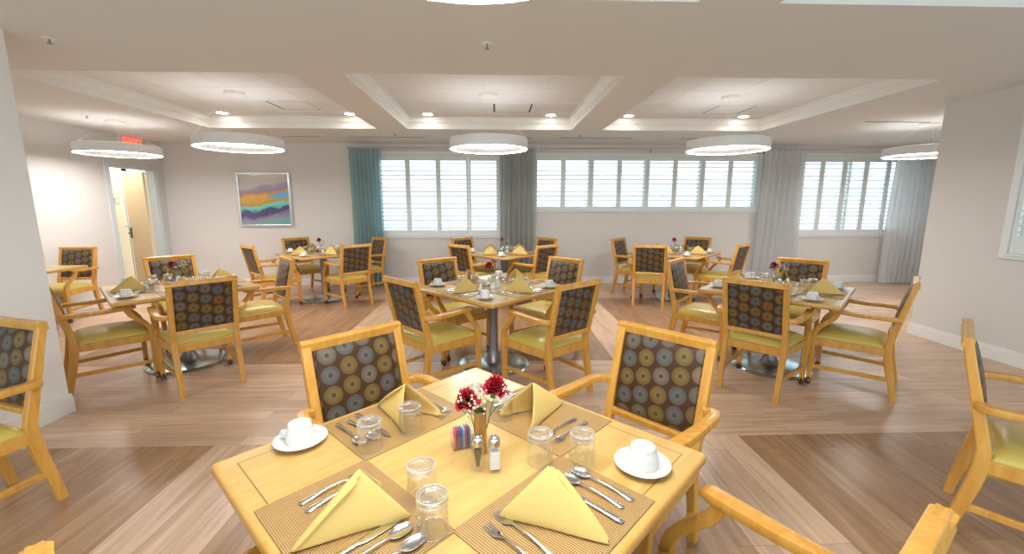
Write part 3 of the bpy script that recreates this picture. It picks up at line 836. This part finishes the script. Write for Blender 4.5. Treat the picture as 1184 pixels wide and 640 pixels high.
# ------------------------------------------------------------------ tables
TH = .762; TS = .5335
def build_table():
    t = thing('dining_table', 'x', 'table')
    bm = B(); box(bm, -TS+.012, TS-.012, -TS+.012, TS-.012, TH-.032, TH, bev=.002); link('tabletop', bm, M['top'], t)
    # bull-nosed wood edge
    bm = B(); prof = [(0, 0), (.006, .0), (.011, -.004), (.014, -.012), (.014, -.024), (.010, -.032), (.003, -.038), (-.03, -.038), (-.03, -.031), (0, -.031)]
    prof = [(TS-.014+a, TH+.0005+b_) for a, b_ in prof]
    rings = []
    for d, z in prof:
        c = .014; ring = []
        for sx, sy in ((1, 1), (-1, 1), (-1, -1), (1, -1)):
            e = d-c
            a0 = {(1, 1): 0, (-1, 1): 90, (-1, -1): 180, (1, -1): 270}[(sx, sy)]
            for q in range(4):
                a = R(a0+30*q); ring.append(bm.verts.new((sx*e+c*math.cos(a), sy*e+c*math.sin(a), z)))
        rings.append(ring)
    for A, C in zip(rings, rings[1:]+rings[:1]):
        for q in range(16): bm.faces.new((A[q], A[(q+1) % 16], C[(q+1) % 16], C[q]))
    link('table_edge', bm, M['edge'], t, smooth=True, angle=40)
    bm = B()
    for a in (0, PI/2): box(bm, -.30, .30, -.02, .02, TH-.052, TH-.032, mtx=Matrix.Rotation(a, 4, 'Z'))
    link('bracket', bm, M['black'], t)
    bm = B(); lathe(bm, [(0, TH-.05), (.05, TH-.05), (.045, TH-.08), (.045, .16), (.052, .11), (.075, .06), (.095, .035), (0, .035)], 28); link('column', bm, M['brushed'], t, smooth=True, angle=40)
    bm = B(); lathe(bm, [(0, .040), (.10, .039), (.22, .033), (.30, .024), (.338, .016), (.345, .009), (.342, .001), (0, .001)], 56); link('base_disc', bm, M['disc'], t, smooth=True, angle=50)
    return t
table = Maker(build_table)
TB = {'front': (-.105, 1.195, 'front table'), 'middle': (-.04, 3.98, 'middle table'), 'left': (-3.03, 4.13, 'left table'), 'farleft': (-2.83, 7.0, 'far left table'),
      'farcentre': (.12, 6.92, 'far centre table'), 'farright': (2.92, 6.86, 'far right table'), 'right': (2.60, 3.82, 'right table')}
TL = {'front': 'square maple pedestal table filling the foreground', 'middle': 'square maple pedestal table in the middle of the room, behind the front one',
      'left': 'square maple pedestal table on the left beside the white column', 'farleft': 'square maple pedestal table by the back wall, under the painting',
      'farcentre': 'square maple pedestal table under the tall shuttered window', 'farright': 'square maple pedestal table along the wall below the low windows',
      'right': 'square maple pedestal table on the right, before the grey curtain'}
for k_, (x, y, nm) in TB.items():
    table((x, y, 0), PI/4, TL[k_], 'square maple pedestal tables')
# small rectangular table against the left wall
t = thing('dining_table', 'rectangular maple table against the left wall, half hidden by the column', 'table', (-5.66, 5.12, 0))
bm = B(); box(bm, -.41, .40, -.53, .53, TH-.036, TH, bev=.008); link('tabletop', bm, M['top'], t)
bm = B(); lathe(bm, [(0, TH-.036), (.12, TH-.036), (.045, TH-.07), (.045, .16), (.095, .035), (0, .035)], 24); link('column', bm, M['brushed'], t, smooth=True, angle=40)
bm = B(); lathe(bm, [(0, .04), (.2, .034), (.30, .016), (.29, .001), (0, .001)], 40); link('base_disc', bm, M['disc'], t, smooth=True, angle=50)

# ------------------------------------------------------------------ tableware
def simple(name, cat, fn, mat, smooth=True, angle=40):
    def b_():
        bm = B(); fn(bm); o = link(name, bm, mat, smooth=smooth, angle=angle); tag(o, 'x', cat); return o
    return Maker(b_)
placemat = simple('placemat', 'placemat', lambda bm: box(bm, -.212, .212, -.152, .152, 0, .0025, bev=.0008), M['mat'], False)

def build_saucer():
    bm = B(); lathe(bm, [(0, .004), (.022, .004), (.026, 0), (.030, 0), (.032, .004), (.055, .008), (.078, .016), (.081, .0175), (.080, .019), (.055, .0115), (.034, .0075), (.028, .0085), (0, .0085)], 48)
    o = link('saucer', bm, M['china'], smooth=True, angle=50); tag(o, 'x', 'saucer'); return o
saucer = Maker(build_saucer)
def build_cup():
    t = thing('teacup', 'x', 'cup')
    bm = B()      # upside down: the foot is on top
    lathe(bm, [(.0430, .0), (.0448, .0), (.0450, .006), (.0442, .022), (.0425, .034), (.0395, .043), (.0370, .047), (.0362, .051), (.0358, .057), (.0338, .0605), (.0312, .0605), (.030, .0575), (0, .0565)], 44)
    lathe(bm, [(.0430, 0), (.0422, .02), (.0395, .036), (.031, .043), (0, .044)], 40)
    link('cup_body', bm, M['china'], t, smooth=True, angle=45)
    bm = B(); sweep(bm, bez((.042, 0, .036), (.066, 0, .040), (.068, 0, .012), (.043, 0, .012), 10), [(a*.0055, b_*.0032) for a, b_ in esec(8)], (0, 1, 0)); link('handle', bm, M['china'], t, smooth=True)
    bm = B()
    for q in range(5): box(bm, -.010+q*.0042, -.0072+q*.0042, -.0018, .0018, .0574, .0578)
    link('maker_stamp', bm, M['stamp'], t)
    return t
cup = Maker(build_cup)
def glass_fn(bm):   # tumbler standing upside down, thick base on top
    lathe(bm, [(.0372, .0), (.0392, .0006), (.0392, .012), (.0380, .050), (.0368, .070)], 40)
    lathe(bm, [(.0372, .0), (.0374, .012), (.0362, .050), (.0345, .068), (.029, .0735), (0, .0745)], 40)
    lathe(bm, [(.0368, .070), (.0366, .078), (.0378, .082), (.0372, .089), (.0345, .0925), (.031, .0918), (.0285, .087), (.024, .0845), (0, .084)], 40, mi=1)
def rim_highlight_fn(bm):
    glass_fn(bm)
    for r_, z, t_ in ((.0362, .0915, .0011), (.0295, .0885, .0008), (.0374, .0795, .0007), (.0386, .0015, .0007)):
        tube(bm, [(r_*math.cos(2*PI*q/36), r_*math.sin(2*PI*q/36), z) for q in range(36)], t_, 5, closed=True, mi=2)  # thin added rings that carry the painted highlights
tumbler = simple('tumbler', 'glass', rim_highlight_fn, [M['glass'], M['glass_base'], M['rim_highlight']], angle=50)

E8 = esec(10)
def utensil(bm, st, mi=0):
    st = [(y, z, a*1.12, b_*1.1) for y, z, a, b_ in st]
    """stations (y, z, halfwidth, halfthick)"""
    sweep(bm, [(0, y, z) for y, z, a, b_ in st], E8, (1, 0, 0), sizes=[(a, b_) for y, z, a, b_ in st], mi=mi)
HND = [(-.098, .003, .002, .001), (-.095, .003, .0065, .0016), (-.088, .0032, .0082, .002), (-.078, .004, .0072, .002), (-.05, .007, .0050, .0019), (-.02, .010, .0034, .0017), (.012, .010, .0026, .0015)]
def fork_fn(bm):
    utensil(bm, HND + [(.030, .007, .0030, .0015), (.040, .005, .0080, .0013), (.047, .0035, .0115, .0012), (.056, .003, .0122, .0011)])
    for q in range(4):
        x = -.0098+q*.0065; sweep(bm, [(x, .054, .003), (x, .072, .0035), (x*.93, .094, .0075)], [(a*.0019, b_*.0009) for a, b_ in esec(6)], (1, 0, 0), sizes=[(1, 1), (.95, 1), (.4, .6)])
def spoon_fn(bm):
    utensil(bm, HND + [(.036, .007, .0030, .0013)])
    n, m_ = 12, 20; prev = None
    for k in range(n+1):      # oval bowl
        ph = k/n*PI/2; r = math.sin(ph); dz = -math.cos(ph)*.006
        rg = [bm.verts.new((math.cos(2*PI*q/m_)*.0185*r, .066+math.sin(2*PI*q/m_)*.030*r, .0085+dz)) for q in range(m_)] if k else [bm.verts.new((0, .066, .0025))]
        if prev:
            for q in range(m_):
                q2 = (q+1) % m_
                bm.faces.new((prev[0], rg[q], rg[q2]) if len(prev) == 1 else (prev[q], rg[q], rg[q2], prev[q2]))
        prev = rg
    tube(bm, [(math.cos(2*PI*q/m_)*.0185, .066+math.sin(2*PI*q/m_)*.030, .0085) for q in range(m_)], .0009, 5, closed=True)
def knife_fn(bm):
    utensil(bm, [(-.115, .004, .002, .001), (-.112, .004, .0072, .003), (-.100, .004, .0088, .0036), (-.07, .004, .0072, .0034), (-.035, .004, .0060, .003), (-.008, .004, .0058, .0026)])
    utensil(bm, [(-.010, .004, .0058, .0020), (.0, .004, .0085, .0010), (.03, .004, .0095, .0008), (.075, .004, .0098, .0007), (.10, .004, .0075, .0006), (.113, .004, .001, .0004)])
fork = simple('fork', 'fork', fork_fn, M['steel']); spoon = simple('spoon', 'spoon', spoon_fn, M['steel']); knife = simple('knife', 'knife', knife_fn, M['steel'])

def napkin_fn(bm):
    """pyramid fold: tip at origin towards the diner, ridge rising to the apex, two feet behind, hollow at the back"""
    T = Vector((0, 0, .003)); A = Vector((0, .172, .135))
    for lay, (k_, off) in enumerate(((1, 0), (.93, .007))):
        for sx in (-1, 1):
            Ff = Vector((sx*.080, .268, .002)); n = 10; g = {}
            tip = T + Vector((sx*off*.6, off*2, 0)); ap = A + Vector((sx*off*.5, 0, -off*1.5)); ft = Ff + Vector((-sx*off, 0, 0))
            nr = (ap-tip).cross(ft-tip).normalized()
            if nr.x*sx < 0: nr = -nr
            for i in range(n+1):
                for j in range(n+1-i):
                    a, b_ = i/n, j/n; c = 1-a-b_
                    p = tip*c + ap*a + ft*b_
                    bow = .030*math.sqrt(max(0, a))*b_*2.2*(1-.3*c) + .010*c*a
                    ruf = .004*math.sin(9*b_+3*a)*b_*(1-a)
                    p = p + nr*(bow*.55+ruf); p.z = max(p.z, .0015)
                    g[i, j] = bm.verts.new(p)
            for i in range(n):
                for j in range(n-i):
                    bm.faces.new((g[i, j], g[i+1, j], g[i, j+1]))
                    if i+j < n-1: bm.faces.new((g[i+1, j], g[i+1, j+1], g[i, j+1]))
    bmesh.ops.remove_doubles(bm, verts=bm.verts[:], dist=.0012)
    for off, k_ in ((.010, .97), (.019, .90)):
        pts = [Vector((off*(.35+.65*i/8), .012+(.165*k_)*i/8, .006+(.124*k_)*i/8+.004*math.sin(PI*i/8))) for i in range(9)]
        sweep(bm, pts, [(a*.0065, b_*.0028) for a, b_ in esec(8)], (1, 0, 0), sizes=[(.3, .5), (.8, 1)]+[(1, 1)]*6+[(.6, .7)])
def build_napkin():
    bm = B(); napkin_fn(bm)
    o = link('napkin', bm, M['napkin'], smooth=True, angle=60); tag(o, 'x', 'napkin')
    md = o.modifiers.new('thick', 'SOLIDIFY'); md.thickness = .0028; md.offset = 0
    md = o.modifiers.new('sub', 'SUBSURF'); md.levels = 1; md.render_levels = 1
    return o
napkin = Maker(build_napkin)

SEAT = {'near right': -45, 'far right': 45, 'far left': 135, 'near left': 225}
def setting(tk, seat, cutlery=True, gl=((.055, .20), (.17, .245)), cp=True, cpos=(.33, .415), jit=0):
    cx, cy, nm = TB[tk]; o_ = R(SEAT[seat]); ox, oy = math.cos(o_), math.sin(o_); fx, fy = -ox, -oy; rx, ry = fy, -fx
    rz = math.atan2(fy, fx)-PI/2; z0 = TH+.0006; zm = z0+.0028
    def P(r_, d, z): return (cx+rx*r_+ox*d, cy+ry*r_+oy*d, z)
    j = lambda s=.006: rnd.uniform(-s, s)
    side = 'the %s side of the %s' % (seat, nm)
    placemat(P(0, .357, z0), rz, 'golden woven placemat on ' + side, 'woven placemats')
    napkin(P(j(), .508, zm), rz+j(.12), 'yellow napkin folded to a pyramid on ' + side, 'yellow pyramid napkins')
    if cp:
        saucer(P(cpos[0], cpos[1], z0), 0, 'white saucer under an upturned cup on ' + side, 'white saucers')
        cup(P(cpos[0], cpos[1], z0+.0085), rz+R(-20)+j(.5), 'white cup upturned on its saucer on ' + side, 'upturned white cups')
    for i, (a, b_) in enumerate(gl):
        tumbler(P(a, b_, zm if abs(a) < .2 else z0), 0, '%s upturned clear tumbler on %s' % (('left', 'right')[i], side), 'upturned clear tumblers')
    if cutlery:
        for i, a in enumerate((-.150, -.108)):
            fork(P(a+j(.004), .335+j(.010), zm), rz+j(.05), '%s steel fork left of the napkin on %s' % (('outer', 'inner')[i], side), 'steel forks')
        knife(P(.088+j(.004), .375, zm), rz+j(.05), 'steel table knife right of the napkin on ' + side, 'steel knives')
        for i, a in enumerate((.128, .172)):
            spoon(P(a+j(.004), .375+j(.012), zm), rz+j(.06), '%s steel spoon right of the knife on %s' % (('inner', 'outer')[i], side), 'steel spoons')

# front table, place by place
setting('front', 'near left', gl=((.055, .19), (.17, .24)), cp=False)
setting('front', 'near right', gl=((.145, .18), (.235, .268)))
setting('front', 'far right', gl=((.09, .26), (.20, .235)), cp=False)
setting('front', 'far left', gl=((.02, .25), (.165, .255)), cpos=(.30, .455))
for tk in ('middle', 'left', 'right'):
    for s_ in SEAT: setting(tk, s_)
for tk in ('farleft', 'farcentre', 'farright'):
    for s_ in SEAT: setting(tk, s_, cutlery=False)

# shakers, vase, flowers, sweetener caddy
def shaker(kind, fill):
    def b_():
        t = thing(kind + '_shaker', 'x', 'shaker')
        bm = B()
        ring0 = None
        for z, w_ in ((.0, .0165), (.004, .018), (.072, .0145), (.078, .012)):
            r_ = [bm.verts.new((sx*w_, sy*w_, z)) for sx, sy in ((1, 1), (-1, 1), (-1, -1), (1, -1))]
            if ring0:
                for q in range(4): bm.faces.new((ring0[q], ring0[(q+1) % 4], r_[(q+1) % 4], r_[q]))
            else: bm.faces.new(r_)
            ring0 = r_
        link('glass_body', bm, M['glass'], t)
        bm = B(); box(bm, -.0135, .0135, -.0135, .0135, .008, .062); link(kind, bm, M[fill], t)
        if kind == 'pepper':
            bpy.data.objects.remove(t.children[-1])
            bm = B(); lathe(bm, [(0, .006), (.006, .008), (.0135, .062), (0, .062)], 4, mtx=Matrix.Rotation(PI/4, 4, 'Z')); link(kind, bm, M[fill], t)
        bm = B(); lathe(bm, [(.0145, .074), (.0165, .076), (.0165, .092), (.014, .101), (.008, .106), (0, .1075)], 24); link('cap', bm, M['steel'], t, smooth=True, angle=40)
        return t
    return Maker(b_)
salt = shaker('salt', 'salt'); pepper = shaker('pepper', 'pepper')

def bloom_bm(bm, r=.032, seed=1, c=(0, 0, 0)):
    q = random.Random(seed); cx, cy, cz = c
    for k in range(7):
        rr = r*(1-k*.11); z0 = k*r*.15; n = 44; ph = q.uniform(0, 6)
        mid = bm.verts.new((cx, cy, cz-r*.25+z0)); a = []; b_ = []
        for i in range(n):
            an = 2*PI*i/n; wv = math.sin(an*7+ph)*.5+math.sin(an*13+ph*2)*.3
            a.append(bm.verts.new((cx+math.cos(an)*rr*.55, cy+math.sin(an)*rr*.55, cz+z0+r*.10+.15*r*wv*.5)))
            r2 = rr*(1+.10*math.sin(an*5+ph))
            b_.append(bm.verts.new((cx+math.cos(an)*r2, cy+math.sin(an)*r2, cz+z0+r*(.10 if k < 2 else .28)+.20*r*wv)))
        for i in range(n):
            i2 = (i+1) % n
            bm.faces.new((mid, a[i], a[i2])); bm.faces.new((a[i], b_[i], b_[i2], a[i2]))
def build_carnation():
    t = thing('carnation', 'x', 'flower')
    bm = B(); bloom_bm(bm, .044, 3, (.0, 0, .190)); link('bloom', bm, M['red'], t, smooth=True)
    bm = B(); tube(bm, [(0, 0, .02), (.004, 0, .1), (0, 0, .188)], .0018, 6); lathe(bm, [(.002, .165), (.008, .172), (.010, .190), (0, .195)], 10)
    link('stem', bm, M['green'], t, smooth=True)
    bm = B()
    for sx, z in ((1, .10), (-1, .125)):
        sweep(bm, bez((0, 0, z), (sx*.01, 0, z+.03), (sx*.02, .004, z+.05), (sx*.034, .006, z+.055), 6), [(a*.0035, b_*.0005) for a, b_ in esec(6)], (0, 1, 0), sizes=[(.5, 1), (1, 1), (1, 1), (1, 1), (.8, 1), (.5, 1), (.15, 1)])
    link('leaf', bm, M['green'], t)
    return t
carnation = Maker(build_carnation)
def build_breath():
    t = thing('baby_breath', 'x', 'flower sprig'); q = random.Random(4)
    bs = B(); bf_ = B()
    for s_ in range(7):
        a = q.uniform(0, 2*PI); L = q.uniform(.035, .075); top = Vector((math.cos(a)*L, math.sin(a)*L, q.uniform(.17, .215)))
        tube(bs, [(0, 0, .02), (math.cos(a)*.006, math.sin(a)*.006, .12), top*1], .0008, 4)
        for k in range(9):
            p = top + Vector((q.uniform(-.026, .026), q.uniform(-.026, .026), q.uniform(-.012, .028)))
            tube(bs, [top*.82+Vector((0, 0, .02)), p], .0004, 3)
            r_ = q.uniform(.0022, .0042)
            bmesh.ops.create_icosphere(bf_, subdivisions=1, radius=r_, matrix=Matrix.Translation(p))
    link('stems', bs, M['green'], t); o = link('blossoms', bf_, M['cream'], t, smooth=True); o['kind'] = 'stuff'
    return t
breath = Maker(build_breath)
def vase(kind):
    def b_():
        bm = B()
        lathe(bm, [(0, 0), (.020, 0), (.021, .003), (.0175, .02), (.0165, .10), (.020, .135), (.0185, .135), (.015, .10), (.016, .02), (0, .008)] if kind == 'glass_vase' else
              [(0, 0), (.019, 0), (.020, .003), (.019, .14), (.0178, .14), (.0178, .01), (0, .008)], 32)
        o = link('bud_vase', bm, M['glass'] if kind == 'glass_vase' else M['bronze'], smooth=True, angle=40); tag(o, 'x', 'vase'); return o
    return Maker(b_)
gvase = vase('glass_vase'); bvase = vase('metal')
def build_caddy():
    bm = B()
    w_, d_, h_ = .032, .022, .045
    for a in ((-w_, w_, -d_, d_, 0, .003), (-w_, w_, -d_, -d_+.002, .003, h_), (-w_, w_, d_-.002, d_, .003, h_), (-w_, -w_+.002, -d_+.002, d_-.002, .003, h_), (w_-.002, w_, -d_+.002, d_-.002, .003, h_)): box(bm, *a)
    o = link('sweetener_caddy', bm, M['acrylic']); tag(o, 'x', 'caddy'); return o
caddy = Maker(build_caddy)
packets = {c: simple('sweetener_packet', 'packet', lambda bm: box(bm, -.0011, .0011, -.017, .017, 0, .062, bev=.0004), M[c], False) for c in ('pink', 'blue', 'paper')}
def centre(tk, big=False):
    cx, cy, nm = TB[tk]; z = TH+.0006
    if big:
        vx, vy = -.055, 1.225
        bvase((vx, vy, z), 0, 'slim bronze bud vase on the front table, holding two red carnations')
        c = carnation((vx, vy, z+.005), .4, 'red carnation on the right in the bronze vase on the front table', 'red carnations'); c.rotation_euler = (R(-4), R(14), .2)
        c = carnation((vx-.004, vy, z-.014), 1, 'smaller red carnation on the left in the bronze vase on the front table', 'red carnations'); c.rotation_euler = (R(2), R(-10), .0); c.scale = (.93, .93, .95)
        breath((vx-.002, vy+.002, z+.01), 0, "white baby's breath sprig in the bronze vase on the front table", "sprigs of baby's breath")
        salt((vx+.044, vy-.088, z), R(8), 'salt shaker with chrome cap on the front table', 'salt shakers'); pepper((vx-.004, vy-.082, z), R(-12), 'pepper shaker with chrome cap on the front table', 'pepper shakers')
        kx, ky, kr = -.115, 1.265, R(20)
    else:
        gvase((cx, cy, z), 0, 'clear glass bud vase at the centre of the ' + nm, 'clear glass bud vases')
        c = carnation((cx, cy, z), rnd.uniform(0, 6), 'red carnation in the glass vase on the ' + nm, 'red carnations'); c.rotation_euler = (R(rnd.uniform(-6, 6)), R(-10), 0)
        breath((cx, cy, z+.002), rnd.uniform(0, 6), "white baby's breath sprig in the vase on the " + nm, "sprigs of baby's breath")
        salt((cx+.04, cy-.07, z), R(20), 'salt shaker with chrome cap on the ' + nm, 'salt shakers'); pepper((cx-.03, cy-.07, z), R(40), 'pepper shaker with chrome cap on the ' + nm, 'pepper shakers')
        kx, ky, kr = cx-.075, cy+.03, R(10)
    caddy((kx, ky, z), kr, 'clear box of sweetener packets on the ' + nm, 'clear sweetener caddies')
    seq = ['pink', 'pink', 'blue', 'blue', 'paper', 'pink', 'blue', 'paper'] if big else ['pink', 'blue', 'paper']
    for i, c in enumerate(seq):
        dx = -.024+.048*i/(len(seq)-1)
        packets[c]((kx+dx*math.cos(kr), ky+dx*math.sin(kr), z+.0032), kr, '%s sweetener packet standing in the clear box on the %s' % ({'paper': 'white'}.get(c, c), nm), 'sweetener packets in clear boxes')
centre('front', True)
for tk in TB:
    if tk != 'front': centre(tk)
bpy.context.view_layer.update()
